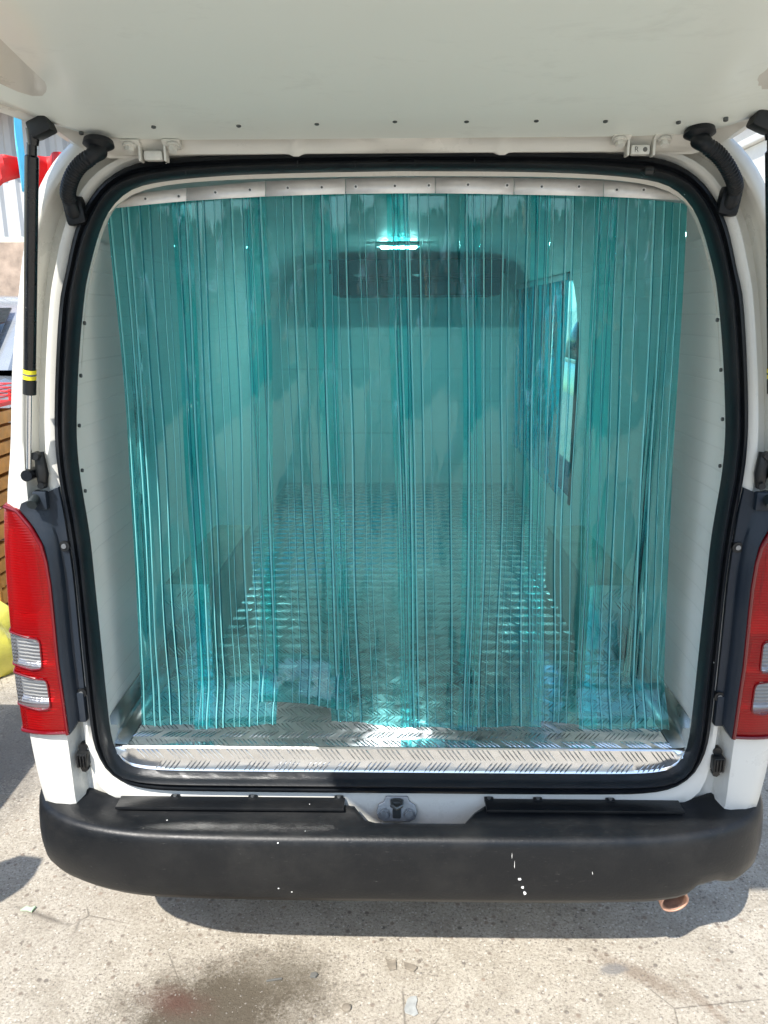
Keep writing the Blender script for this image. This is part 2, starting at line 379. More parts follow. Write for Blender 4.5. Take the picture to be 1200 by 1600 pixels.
SO, SI, SE, SB = [[tuple(p) for p in smooth_poly(t, 2)] for t in (SO, SI, SE, SB)]
NA = 120
HALF = [math.pi*i/NA for i in range(NA+1)]
def fullring(fn):                       # fn(ang)->(x,z,y)
    r = [fn(a) for a in HALF]
    return r+[(-x, y, z) for x, y, z in r[-2:0:-1]]
so_ = {a: radial(SO, a) for a in HALF}; si_ = {a: radial(SI, a) for a in HALF}; se_ = {a: radial(SE, a) for a in HALF}; sb_ = {a: radial(SB, a) for a in HALF}

# ================================================================== GROUND
g = MB(); g.grid([[(x, y, 0) for x in (-150, -20, -3, 3, 20, 150)] for y in (-150, -20, -3, 3, 20, 150)])
tag(g.build('ground', M['ground'], smooth=False), kind='structure')

# ================================================================== VAN
van = empty('cargo_van', (0, 0, 0))
tag(van, 'white cargo van seen from behind with its tailgate raised and insulated load space', 'van')

# body shell: rear frame with gutter, sides and roof
def yring(yv, fa):
    return fullring(lambda a: (fa(a)[0], yv(a) if callable(yv) else yv, fa(a)[1]))
def mixp(A, B, t): return lambda a: A[a].lerp(B[a], t)
side = {a: sst(.25, .6, a)*(1-sst(2.35, 2.6, a)) for a in HALF}
rings = [
    yring(.07, lambda a: si_[a].lerp(so_[a], .35)),
    yring(.012, lambda a: si_[a].lerp(so_[a], .5)),
    yring(.006, mixp(so_, se_, 0.02)),
    yring(lambda a: -.006*side[a], mixp(so_, se_, .22)),
    yring(lambda a: -.006*side[a], mixp(so_, se_, .42)),
    yring(lambda a: .020*side[a]+.002, mixp(so_, se_, .58)),
    yring(lambda a: .024*side[a]+.002, mixp(so_, se_, .90)),
    yring(lambda a: -.008*side[a], mixp(so_, se_, .985)),
    yring(lambda a: -.026*side[a], mixp(se_, sb_, .05)),
    yring(lambda a: -.030*side[a], mixp(se_, sb_, .22)),
    yring(lambda a: -.027*side[a], mixp(se_, sb_, .60)),
    yring(lambda a: -.016*side[a], mixp(se_, sb_, .88)),
    yring(.012, mixp(se_, sb_, .985)),
    yring(.05, mixp(se_, sb_, 1)),
]
YS = [.2, .6, 1.0, 1.42, 2.93, 3.4, 3.9]
for y in YS: rings.append(yring(y, mixp(se_, sb_, 1)))
rings.append(yring(4.25, lambda a: C0.lerp(sb_[a], .93)-Vector((0, .03))))
rings.append(yring(4.45, lambda a: C0.lerp(sb_[a], .72)-Vector((0, .16))))
b = MB(); n = len(rings[0])
for r in rings: b.v += [tuple(p) for p in r]
for i in range(len(rings)-1):
    for j in range(n):
        q = [i*n+j, i*n+(j+1) % n, (i+1)*n+(j+1) % n, (i+1)*n+j]
        zc = sum(b.v[k][2] for k in q)/4; yc = sum(b.v[k][1] for k in q)/4; xc = b.v[q[0]][0]
        if 1.4 < yc < 2.95 and .86 < zc < 1.83 and xc > .5: continue       # side door opening
        b.f.append(q)
b.f.append([(len(rings)-1)*n+j for j in range(n)])
b.build('body', M['paint'], van, ang=50, fix=True)
# underbody
MB().box((0, 2.3, .36), (1.5, 4.1, .10), None, .02).build('underbody', M['dark'], van)
# door seal
def sring(t, y, extra=0): return fullring(lambda a: (so_[a].lerp(si_[a], t)[0], y, so_[a].lerp(si_[a], t)[1]))
MB().grid([sring(-.02, .012), sring(-.04, -.006), sring(.05, -.015), sring(.28, -.017), sring(.36, -.008), sring(.46, -.009), sring(.56, -.018), sring(.75, -.023), sring(.93, -.016), sring(1.0, .0), sring(1.0, .022)], close=True
    ).build('door_seal', M['rubber'], van, ang=80)
# clips visible on the top of the seal
for px, py in ((465,256),(555,256),(648,254),(290,268),(742,252)):
    MB().box(at(px, py, -.02), (.0016, .003, .010)).build('seal_notch', M['black'], van)
p = at(1012, 268, -.018); MB().tube([p+Vector((-.014, 0, 0)), p+Vector((-.006, -.004, 0)), p+Vector((.006, -.004, 0)), p+Vector((.014, 0, 0))], [.002, .009, .009, .002], 10).build('seal_bump', M['black'], van)

# ---- load space lining
SEC = [(0,1.937),(.42,1.933),(.55,1.910),(.622,1.85),(.662,1.77),(.684,1.65),(.694,1.48),(.696,1.2),(.693,.9),(.690,.64)]
SECs = [tuple(p) for p in smooth_poly(SEC, 2)]
def sec_x(z, tab):
    pts = sorted([(q[1], q[0]) for q in tab if q[0] > .4]); return interp(pts, z)
zs = [.645, .70, .76, .84, .92, 1.0, 1.05, 1.12, 1.2, 1.28, 1.36, 1.44, 1.52, 1.6, 1.68, 1.745, 1.80]
def lining_side(sg):
    mb = MB(); Y = [.02, .045, .10, .2, .5, 1, 1.45, 2.2, 2.6, 2.92, 3.0]
    rows = []
    for z in zs:
        xi = sec_x(z, SI)+.003; xs = sec_x(z, SECs)
        rows.append([(sg*(xi if y < .03 else xi+.004 if y < .05 else lerp(xi, xs, .6)+.004 if y < .15 else xs), y, z) for y in Y])
    n = len(Y); mb.v = [p for r in rows for p in r]
    for i in range(len(rows)-1):
        for j in range(n-1):
            if sg > 0 and 1.45 <= Y[j] < 2.92 and .92 <= zs[i] < 1.79: continue
            mb.f.append([i*n+j, i*n+j+1, (i+1)*n+j+1, (i+1)*n+j])
    return mb
sp = {}
for sg in (-1, 1):
    sp[sg] = lining_side(sg).build('side_panel', M['lining'], van, fix=False, ang=60)
def upper(tab, n=41):
    pts = [q for q in tab if q[1] > 1.80]; xe = sec_x(1.80, tab)
    h = [(p[0], p[1]) for p in pts]; h = sorted(h, key=lambda q: q[0])+[(xe, 1.80)]
    fl = [(-x, z) for x, z in h[::-1]][:-1]+h
    return resample([(x, z, 0) for x, z in fl], n)
ui, us = upper([(x*1.003, z+.002) for x, z in SI]), upper(SECs)
mb = MB(); rows = []
lipr = []
for y, t, dz in ((.018, 0, 0), (.022, 0, .001), (.042, .5, .001), (.045, .5, -.001), (.046, .5, -.013), (.047, .5, -.015), (.093, .9, -.013)):
    lipr.append([(lerp(a.x, c.x, t), y, lerp(a.y, c.y, t)+dz) for a, c in zip(ui, us)])
MB().grid(lipr).build('roof_lip', M['paint'], van, fix=False, ang=60)
for y in [.098, .3, .6, 1, 1.5, 2, 2.5, 3.0]:
    t = 1
    rows.append([(lerp(a.x, c.x, t), y, lerp(a.y, c.y, t)) for a, c in zip(ui, us)])
mb.grid(rows).build('ceiling_panel', M['ceiling'], van, fix=False, ang=60)
MB().grid([[(x, 3.0, z) for x in (-.72, 0, .72)] for z in (.6, 1.3, 1.95)]).build('bulkhead', M['bulk'], van, fix=False)
for sg, pts in ((-1, [(121,505),(114,587),(115,665),(120,735),(130,767)]), (1, [(1128,500),(1133,578),(1135,655),(1130,728)])):
    for px, py in pts:
        p = at(px, py, .03); p.x = sg*(sec_x(p.z, SI)-.0005)
        s_ = MB().tube([p, p-Vector((sg*.004, 0, 0))], .0042, 8).build('screw', M['screw'], sp[sg])

# ---- checker plate bars
def bars(mb, O, U, V, N, nu, nv, keep=lambda p: True, par=0, h=.0020):
    for j in range(nv):
        for i in range(-1, nu):
            c = O+U*((i+.5+.5*((j+par) % 2))*.072)+V*((j+.5)*.037)
            if not keep(c): continue
            s_ = 1 if (j+par) % 2 else -1
            d = (U*.62+V*(.785*s_)).normalized(); e = (V*(.62*s_)-U*.785).normalized()
            for k in range(-2, 3):
                q = c+U*(k*.0112)*1.0; L = .0220-abs(k)*.0006; W = .0015
                b0 = len(mb.v)
                mb.v += [tuple(x) for x in (q-d*L, q-d*L*.55+e*W, q+d*L*.55+e*W, q+d*L, q+d*L*.55-e*W, q-d*L*.55-e*W, q-d*L*.6+N*h, q+d*L*.6+N*h)]
                mb.f += [[b0+x for x in f] for f in ((0,6,1),(1,6,7,2),(2,7,3),(3,7,4),(4,7,6,5),(5,6,0))]
X, Yv, Z = Vector((1,0,0)), Vector((0,1,0)), Vector((0,0,1))
ZF = .6465
fl = MB(); fl.grid([[(x, y, ZF) for x in (-.69, 0, .69)] for y in (.034, .5, 1.5, 3.0)])
bars(fl, Vector((-.69, .036, ZF+.0002)), X, Yv, Z, 20, 79, lambda p: abs(p.x) < .665)
fl.build('floor_plate', M['alu'], van, smooth=True, fix=False, ang=20)
# kick plate at the sill
kp = MB(); cols = []
xs_ = [-.676+1.352*i/90 for i in range(91)]
sibot = sorted([(q[0], q[1]) for q in SI if q[1] < .66])
def zb(x): return interp(sibot, abs(x))-.003
for x in xs_:
    z0 = min(zb(x), .648)
    cols.append([(x, .040, ZF+.0005), (x, .034, ZF+.001), (x, .031, ZF-.002), (x, .029, lerp(ZF, z0, .4)), (x, .0265, lerp(ZF, z0, .85)), (x, .023, lerp(ZF, z0, .95)), (x, .018, z0)])
kp.grid(cols)
bars(kp, Vector((-.70, .0295, ZF-.036)), X, Z, Vector((0,-1,0)), 21, 1, lambda p: abs(p.x) < .64, 0, .0022)
bars(kp, Vector((-.70, .0255, ZF-.068)), X, Z, Vector((0,-1,0)), 21, 1, lambda p: abs(p.x) < .60, 1, .0026)
kp.build('kick_plate', M['alu'], van, fix=False, ang=25)
# side flashings along the floor
for sg in (-1, 1):
    f_ = MB().grid([[(sg*.650, y, ZF+.0025), (sg*.683, y, ZF+.006), (sg*.688, y, ZF+.012), (sg*.6885, y, ZF+.075)] for y in (.036, .2, .35, .515)])
    f_.build('corner_flashing', M['flash'], van, solid=.0015, fix=False)
# wheel arch boxes
for sg in (-1, 1):
    wx = empty('wheel_arch_box', (0, 0, 0), van)
    fr = MB().box((sg*.624, .525, (ZF+.88)/2), (.132, .012, .88-ZF-.002))
    bars(fr, Vector((sg*.624-.066, .5185, ZF+.005)), X, Z, Vector((0,-1,0)), 2, 6, lambda p: abs(abs(p.x)-.624) < .045)
    fr.build('front_plate', M['alu'], wx, ang=25, fix=False)
    MB().box((sg*.624, .86, (ZF+.86)/2), (.13, .65, .86-ZF), None, .006).build('cover', M['box'], wx)
    MB().box((sg*.624, .86, .871), (.134, .655, .014), None, .004).build('top_plate', M['box'], wx)
# ceiling lamp, cooling unit
lm = empty('ceiling_lamp', (0, 0, 0), van)
MB().box((.0, 1.80, 1.917), (.15, .028, .010), None, .004).build('diffuser', M['lit'], lm)
MB().box((.0, 1.80, 1.925), (.19, .045, .012), None, .003).build('base', M['rail'], lm)
cu = empty('cooling_unit', (0, 0, 0), van)
MB().prism([(2.35,1.885),(2.35,1.83),(2.38,1.79),(2.42,1.735),(2.95,1.735),(2.95,1.885)], -.33, .51, 'X').build('housing', M['unit'], cu, smooth=False, bevel=.008)
gr = MB()
for k in range(9): gr.box((.09, 2.352+max(0, (1.828-(1.868-k*.011)))*.9, 1.868-k*.011), (.80, .012, .004), Matrix.Rotation(.5, 3, 'X'))
gr.build('louvre', M['black'], cu, smooth=False)
for x in (-.20, .09, .38): MB().tube([(x, 2.349, 1.85), (x, 2.343, 1.85)], .028, 20).build('fan_grille', M['screw'], cu)
MB().prism([(2.30,1.90),(2.335,1.835),(2.42,1.885),(2.6,1.90)], -.34, .52, 'X').build('drip_cover', M['unit'], cu, smooth=False)
# door frame in the right wall
df = MB()
for c, d in (((.76, 1.437, 1.36), (.15, .025, .93)), ((.76, 2.935, 1.36), (.15, .025, .93)), ((.75, 2.186, 1.815), (.14, 1.52, .04)), ((.78, 2.186, .895), (.17, 1.52, .045))):
    df.box(c, d, None, .005)
df.build('side_door_frame', M['unit'], van)

# ---- tail lights
LIN = [(27,797),(49,823),(66,851),(74,878),(80,914),(84,952),(88,994),(92,1035),(98,1076),(103,1112),(108,1148)]
lin = sorted([(p.z, p.x) for p in (at(x, y, -.038) for x, y in LIN)]); lin.append((lin[-1][0]+.01, -.835))
ZT, ZB = 1.258, .722
sbx = sorted([(q[1], q[0]) for q in SB if .45 < q[1] < 1.5 and q[0] > .7])
def lens(u, v, off=0):                  # u 0 inner edge .. 1 side; v 0 top .. 1 bottom
    z = lerp(ZT, ZB, v); xi = -interp(lin, z); xo = interp(sbx, z)+.004
    u2 = u/.72
    if u <= .72:
        x = lerp(xi, xo-.012, u2); y = -.040+.010*u2**3-.004*math.sin(math.pi*min(1, u2))*1
    else:
        q = (u-.72)/.28*math.pi/2*1.0; x = xo-.012+.012*math.sin(min(q*1.6, math.pi/2)); y = -.030+.13*((u-.72)/.28)**1.4
    nrm = Vector((sst(.6, .95, u), -(1-sst(.6, .95, u)), 0)).normalized()
    return Vector((x, y, z+.012*u*(1-v)*0))+nrm*off
def tail_light(sg, lab):
    t = empty('tail_light', (0, 0, 0), van); t['label'] = lab
    fl_ = (lambda p: Vector((sg*p.x, p.y, p.z)))
    NU, NV = 64, 160; U = [i/NU for i in range(NU+1)]; V = [i/NV for i in range(NV+1)]
    WINS = ((.545, .690, .24, .96), (.728, .875, .20, .96))
    def inwin(u, v):
        for v0, v1, u0, u1 in WINS:
            tu = (u-u0)/(u1-u0)*2-1; tv = (v-.02*tu*-.5-v0)/(v1-v0)*2-1
            if abs(tu) < .985 and abs(tv) < .96 and abs(tu)**7+abs(tv)**7 < .93: return True
    mb = MB(); mb.v = [tuple(fl_(lens(u, v))) for v in V for u in U]
    for j in range(NV):
        for i in range(NU):
            if inwin((i+.5)/NU, (j+.5)/NV): continue
            q = j*(NU+1)+i; mb.f.append([q, q+1, q+NU+2, q+NU+1])
    mb.grid([[fl_(lens(0, v)) for v in V], [fl_(lens(0, v)+Vector((-.001, .030, 0))) for v in V]])
    mb.grid([[fl_(lens(u, 1)) for u in U], [fl_(lens(u, 1)+Vector((-.01*u, .03, .0))) for u in U]])
    mb.grid([[fl_(lens(u, 0)) for u in U], [fl_(lens(u, 0)+Vector((-.01*u, .03, .0))) for u in U]])
    mb.build('red_lens', M['red'], t, ang=60)
    # stepped reflector bowls behind the lens
    rows = []
    for v in V:
        ch = .5+.5*math.cos(2*math.pi*min(1, max(0, (v-.02)/.51))) if v < .53 else .5+.5*math.cos(2*math.pi*((v-.53)/.17 % 1))
        rows.append([fl_(lens(lerp(.02, .98, u), lerp(.006, .994, v), -.006-.024*(1-ch**2)*math.sin(math.pi*min(1, max(0, u)))**.5)) for u in U])
    MB().grid(rows).build('reflector', M['refl'], t, ang=30)
    rim = MB()
    for seq in ([fl_(lens(.010, v, .002)) for v in V], [fl_(lens(u, .992, .001)) for u in U]):
        rim.tube(seq, .0042, 8)
    rim.build('lens_rim', M['redin'], t)
    for (v0, v1, u0, u1) in WINS:
        rows = []
        for j in range(25):
            tv = -1+2*j/24; hw = (1-abs(tv)**7)**(1/7) if abs(tv) < 1 else 0
            hw = max(hw, .55)
            rows.append([fl_(lens(lerp(u0, u1, .5+.5*hw*(-1+2*i/30)), lerp(v0, v1, .5+.5*tv)+.02*(-1+2*i/30)*-.5, .0022)) for i in range(31)])
        mb = MB().grid(rows); mb.build('clear_lens', M['clear'], t, ang=60)
        # bright frame line
        edge = [rows[0][i] for i in range(31)]+[r[-1] for r in rows]+[rows[-1][i] for i in range(30, -1, -1)]+[r[0] for r in rows[::-1]]
        MB().tube(edge, .0021, 6, False).build('lens_bead', M['redin'], t)
    return t
tail_light(-1, 'sunlit tail light on the left, red with two clear windows')
tail_light(1, 'shaded tail light on the right, red with two clear windows')
# slate trim between the lamp and the seal
def trim(sg):
    t = empty('corner_trim', (0, 0, 0), van); rows = []
    for k in range(41):
        v = k/40; zl = lerp(1.262, .718, v); zr = lerp(1.292, .775, v)
        a = Vector((-interp(lin, zl) if zl < 1.25 else .80, -.034, zl)); a.x -= .001
        xr = sec_x(zr, SO)+.006; c = Vector((xr, .0, zr))
        row = []
        for u in [0, .03, .1, .25, .4, .5, .56, .62, .8, .97, 1.0]:
            p = a.lerp(c, u); hh = interp([(0, -.034), (.03, -.041), (.1, -.040), (.25, -.034), (.4, -.028), (.5, -.023), (.56, -.013), (.62, -.011), (.97, -.008), (1, .008)], u)
            flat = 1-sst(.0, .32, v)
            hh = lerp(hh, interp([(0, -.032), (.5, -.020), (1, -.004)], u), flat*.8); p.y = hh
            row.append((sg*p.x, p.y, p.z))
        rows.append(row)
    mb = MB().grid(rows); top = rows[0]
    mb.grid([top, [(x, y+.03, z-.004) for x, y, z in top]])
    bot = rows[-1]; mb.grid([bot, [(x, y+.035, z) for x, y, z in bot]])
    mb.build('panel', M['trim'], t, ang=28)
    # raised bracket and holes at its top
    bx = at(64, 788, -.028)
    MB().box((sg*abs(bx.x), -.026, 1.268), (.030, .016, .040), None, .004).build('bracket', M['trim'], t)
    for (px, py) in ((107, 853), (134, 1083)):
        p = at(px, py, -.012); x = sg*(sec_x(p.z, SO)+(.014 if py < 900 else .012))
        MB().tube([(x, .0, p.z), (x, -.014, p.z)], .0115, 18).build('clip', M['black'], t)
        MB().tube([(x, -.012, p.z), (x, -.0165, p.z)], .0055, 12).build('screw', M['steel'], t)
    p = at(134, 1100, 0); MB().box((sg*(sec_x(p.z, SO)+.016), -.008, p.z), (.020, .02, .075), None, .004).build('clip_strip', M['trim'], t)
trim(-1); trim(1)
# lower guide brackets
for sg, yy in ((-1, 1180), (1, 1187)):
    t = empty('guide_bracket', (0, 0, 0), van)
    x = sg*.7365; z0 = .643
    MB().box((x, -.012, z0), (.026, .028, .036), None, .003).build('block', M['black'], t)
    MB().tube([(x, .004, z0+.026), (x, -.010, z0+.026)], .0105, 16).build('upper_lobe', M['black'], t)
    s_ = MB()
    for k in (-1, 0, 1): s_.box((x+k*.007, -.0275, z0), (.0022, .006, .030))
    s_.build('rib', M['gloss'], t)
    MB().tube([(x, .0, z0-.028), (x, -.014, z0-.028)], .009, 6).build('bolt', M['gloss'], t)

# ---- bumper
bp = empty('rear_bumper', (0, 0, 0), van)
plan = smooth_poly([(0,-.130,0),(.30,-.130,0),(.52,-.126,0),(.66,-.115,0),(.765,-.090,0),(.838,-.045,0),(.876,.02,0),(.892,.12,0),(.892,.50,0)], 2)
plan = resample(plan, 56)
full = [Vector((-p.x, p.y, 0)) for p in plan[::-1]]+plan[1:]
full = sorted(full[:0]+full, key=lambda p: 0) if False else full
rows = []
for i, p in enumerate(full):
    a = full[max(0, i-1)]; c = full[min(len(full)-1, i+1)]; t = (c-a).normalized(); nn = Vector((t.y, -t.x, 0))
    e = sst(.55, .88, abs(p.x)); cut = 0
    if p.x > 0: cut = sst(.655, .69, p.x)*(1-sst(.745, .78, p.x))*.022*(1 if p.y < .1 else 0)
    dip = 0
    zt = .522; prof = [(-.115, .500), (-.112, .527), (-.098, .529), (-.092, .522), (-.040, .521), (-.018, .5195), (-.008, .516), (-.002, .508), (.001, .495), (.0035, .455), (.003, .42), (.001-.003*e, .388), (-.003-.009*e, .362+.010*e), (-.011-.013*e, .347+.014*e), (-.026-.014*e, .339+.018*e), (-.07-.012*e, .336+.018*e), (-.09, .38)]
    rc = sst(-.11, -.065, p.x)*(1-sst(.15, .20, p.x))
    prof[:4] = [(-.115+.050*rc, .500), (-.112+.052*rc, .527-.010*rc), (-.098+.042*rc, .529-.010*rc), (-.092+.038*rc, .522-.002*rc)]
    rows.append([Vector((p.x, p.y, 0))+nn*o+Vector((0, 0, z+.012*e*(1 if z > .5 else 0)+cut*(1 if z < .40 else 0))) for o, z in prof])
    if abs(p.x) < .75:
        for q in rows[-1][:2]: q.y = min(q.y, -.012) if False else q.y
MB().grid(rows).build('bumper_shell', M['bumper'], bp, ang=60)
# raised step pads with clips
def pad(x0, x1, y0, y1, z):
    pts = [(x0+.03, y1), (x0, y0), (x1, y0), (x1, y1)]
    m_ = MB(); m_.box(((x0+x1)/2, (y0+y1)/2, z), (x1-x0, y1-y0, .008), None, .0025); return m_
pad(-.66, -.125, -.048, -.004, .534).build('step_pad', M['bumper'], bp)
pad(.205, .66, -.048, -.004, .534).build('step_pad', M['bumper'], bp)
for x in (-.53, -.345, -.14, .215, .33, .50):
    t = MB().box((x, -.006, .5355), (.022, .014, .010), None, .003).build('clip', M['black'], bp)
    MB().tube([(x, -.007, .539), (x, -.007, .5425)], .0045, 10).build('clip_pin', M['steel'], t)
# paint chips and scrapes on the bumper
def chip(px, py, rx, rz, yy=-.134):
    p = at(px, py, yy); n_ = 11; pts = []
    for k in range(n_):
        q = 2*math.pi*k/n_; rr = random.uniform(.5, 1.1); pts.append((p.x+math.cos(q)*rx*rr, p.z+math.sin(q)*rz*rr))
    MB().prism(pts, yy-.0006, yy+.003).build('paint_chip', M['pink'], bp, smooth=False)
for c in ((812,1374,.0055,.0035),(817,1387,.0035,.0025),(820,1396,.0035,.0045),(804,1351,.0006,.011),(800,1338,.0005,.007),(926,1365,.0005,.003)): chip(*c)
# exhaust
ex = empty('exhaust_pipe', (0, 0, 0), van)
path = smooth_poly([(.60, .75, .34), (.60, .3, .335), (.635, .08, .315), (.657, -.050, .295)], 2)
MB().tube(path, .030, 20, False).build('pipe', M['rust'], ex, solid=.003)
MB().tube([(.6545, -.030, .2995), (.657, -.053, .2945)], .0325, 24, False).build('pipe_rim', simple('copper_rim', (.62, .36, .26), .5, .3), ex, solid=.004)
# latch striker
ls = empty('latch_striker', (0, 0, 0), van)
p = at(620, 1264, -.010)
pl = MB().prism([(-.048,-.006),(-.044,-.022),(-.03,-.029),(.03,-.029),(.044,-.022),(.048,-.006),(.044,.010),(.03,.018),(.026,.030),(-.026,.030),(-.03,.018),(-.044,.010)], -.004, .004)
pl.xf(Matrix.Translation(p)@Matrix.Rotation(-.35, 4, 'X')).build('plate', M['steel'], ls, smooth=False, bevel=.002)
for s_ in (-1, 1):
    c = p+Vector((s_*.029, -.004, -.010))
    b_ = MB().tube([c, c+Vector((0, -.011, .003))], .0105, 6).build('bolt', M['steel'], ls)
    MB().tube([c, c+Vector((0, -.004, .001))], .0145, 16).build('washer', M['steel'], ls)
MB().tube([p+Vector(q) for q in ((-.012, 0, .022), (-.011, -.022, .024), (0, -.030, .022), (.011, -.022, .024), (.012, 0, .022))], .0045, 10).build('hook', M['screw'], ls)
MB().box(p+Vector((0, -.006, .006)), (.020, .016, .045), None, .003).build('guide', M['screw'], ls)

# ---- gas struts
def strut(sg):
    t = empty('gas_strut', (0, 0, 0), van)
    lo = at(45, 742, -.035); upp = at(50, 208, -.12)
    if sg > 0: lo.x, upp.x = -lo.x, -upp.x
    d = upp-lo; L = d.length; d.normalize()
    MB().tube([lo+d*.015, lo+d*(L*.30)], .0052, 12).build('rod', M['chrome'], t)
    tb = MB().tube([lo+d*(L*.275), lo+d*(L*.28), lo+d*(L*.94), lo+d*(L*.945), lo+d*(L*.975)], [.011, .0118, .0122, .009, .009], 20)
    tube_ = tb.build('cylinder', M['gloss'], t)
    MB().tube([lo+d*(L*.315), lo+d*(L*.345)], .0126, 20, False).build('label_band', M['yellow'], tube_)
    MB().tube([lo+d*(L*.327), lo+d*(L*.333)], .0128, 20, False).build('label_print', M['ink'], tube_)
    MB().tube([lo+d*(L*.268), lo+d*(L*.31)], .0128, 20).build('end_cap', M['black'], tube_)
    MB().tube([lo+Vector((0, -.012, 0)), lo+Vector((0, .03, 0))], .012, 14).build('ball_joint', M['gloss'], t)
    mt = MB(); s2 = sg
    mt.tube([lo+Vector((-s2*.018, .02, .045)), lo+Vector((-s2*.022, .014, 0)), lo+Vector((-s2*.018, .02, -.03))], [.010, .0135, .009], 10)
    mt.tube([lo+Vector((-s2*.018, .012, .040)), lo+Vector((-s2*.018, -.004, .040))], .0085, 12)
    mt.tube([lo+Vector((-s2*.022, .012, -.024)), lo+Vector((-s2*.022, 0, -.024))], .007, 12)
    mt.build('lower_mount', M['black'], t)
    MB().tube([lo+Vector((-s2*.006, .02, -.045)), lo+Vector((-s2*.008, -.02, -.060))], .0105, 14).build('stop_buffer', M['unit'], t)
    MB().tube([upp+Vector((0, 0, -.02)), upp+Vector((-s2*.004, -.002, .006))], [.009, .013], 12).build('upper_joint', M['gloss'], t)
    mu = MB(); mu.box(upp+Vector((-s2*.020, -.004, .008)), (.040, .035, .030), Matrix.Rotation(s2*.4, 3, 'Y'), .007)
    mu.build('upper_mount', M['black'], t)
strut(-1); strut(1)

# ---- tailgate
TH = R(10); HZ, HY = 1.962, .004
def G(s_, w_, n_): return Vector((w_, HY-s_*math.cos(TH)-n_*math.sin(TH), HZ+s_*math.sin(TH)-n_*math.cos(TH)))
GW = [(0,.53),(.012,.585),(.03,.625),(.06,.662),(.117,.712),(.2,.775),(.35,.835),(.8,.862),(.95,.84),(1.02,.79),(1.3,.765),(1.36,.72)]
gate = empty('tailgate', (0, 0, 0), van)
def rim_n(s_, x):
    ax = abs(x)
    val = .020*math.exp(-((ax-.195)/.010)**2)*math.exp(-((s_-.032)/.014)**2)
    wide = .5+.5*(sst(.02, .16, ax)*(1-sst(.34, .5, ax)))       # channel deep between the bulges
    base = interp([(0, .010), (.006, .020), (.014, .022), (.019, .021), (.025, .006), (.031, -.020), (.040, -.024), (.047, -.006), (.052, -.005), (.06, -.005), (1.4, -.006)], s_)
    flat = interp([(0, .010), (.006, .020), (.014, .022), (.028, .018), (.042, .010), (.055, .0), (.065, -.006), (1.4, -.006)], s_)
    return lerp(flat, base, max(0, 2*wide-1)) + val
SS = [0, .003, .006, .010, .014, .018, .022, .026, .030, .035, .04, .045, .05, .055, .06, .065, .08, .1, .13, .16, .2, .26, .33, .4, .5, .65, .8, .95, 1.0, 1.1, 1.2, 1.3, 1.345, 1.36]
WN = [-1, -.992, -.975, -.96, -.94]+[-.92+1.84*i/110 for i in range(111)]+[.94, .96, .975, .992, 1]
rows = []
for s_ in SS:
    hw = interp(GW, s_); r = []
    for wn in WN:
        e = abs(wn)
        n_ = rim_n(s_, wn*hw)+interp([(0, 0), (.92, 0), (.94, .004), (.96, -.004), (.975, -.008), (.992, -.012), (1, -.022)], e)
        r.append(G(s_, wn*hw, n_))
    rows.append(r)
rows.append([G(1.362, wn*.71, -.03) for wn in WN])
mb = MB().grid(rows)
out = []
for s_ in SS+[1.362]:
    hw = interp(GW, s_) if s_ < 1.361 else .71
    out.append([G(s_, wn*hw, -.022-.03*(1-abs(wn)**6)*(1 if .02 < s_ < 1.3 else .2)) for wn in WN])
mb.grid(out)
mb.grid([rows[0], out[0]]); mb.grid([rows[-1], out[-1]])
mb.build('inner_frame', M['paint'], gate, ang=40)
PW = [(.046,.40),(.055,.52),(.08,.575),(.13,.625),(.2,.68),(.35,.74),(.8,.77),(1.2,.70),(1.25,.62)]
rows = []
for s_ in [.046, .048, .055, .065, .08, .1, .13, .16, .2, .25, .3, .36, .42, .5, .6, .75, .9, 1.05, 1.2, 1.25]:
    hw = interp(PW, s_); r = []
    for i in range(81):
        wn = -1+2*i/80; x = wn*hw; e = sst(.70, .97, abs(x)/.74)
        roll = .030*sst(.09, .25, s_)*sst(.48, .60, abs(x))-.022*sst(.60, .72, abs(x))*sst(.09, .25, s_)
        sag = .010*math.sin(min(1, s_/.9)*math.pi)*(1-(x/.8)**2)
        n_ = .004+sag+roll*-.6-(.006 if s_ < .047 else 0)
        r.append(G(s_, x, n_))
    rows.append(r)
MB().grid(rows).build('trim_panel', M['gpanel'], gate, ang=60, solid=.002, fix=False)
for px, py in ((127,209),(240,199),(373,197),(495,194),(617,190),(729,190),(838,189),(946,190),(1060,192),(1134,188)):
    d = ray(px, py); nv = Vector((0, -math.sin(TH), -math.cos(TH))); q = G(.06, 0, .0095)
    p = CAM+d*((q-CAM).dot(nv)/d.dot(nv))
    MB().tube([p-nv*.006, p+nv*.001, p+nv*.002], [.0042, .0042, .0022], 10).build('screw', M['screw'], gate)
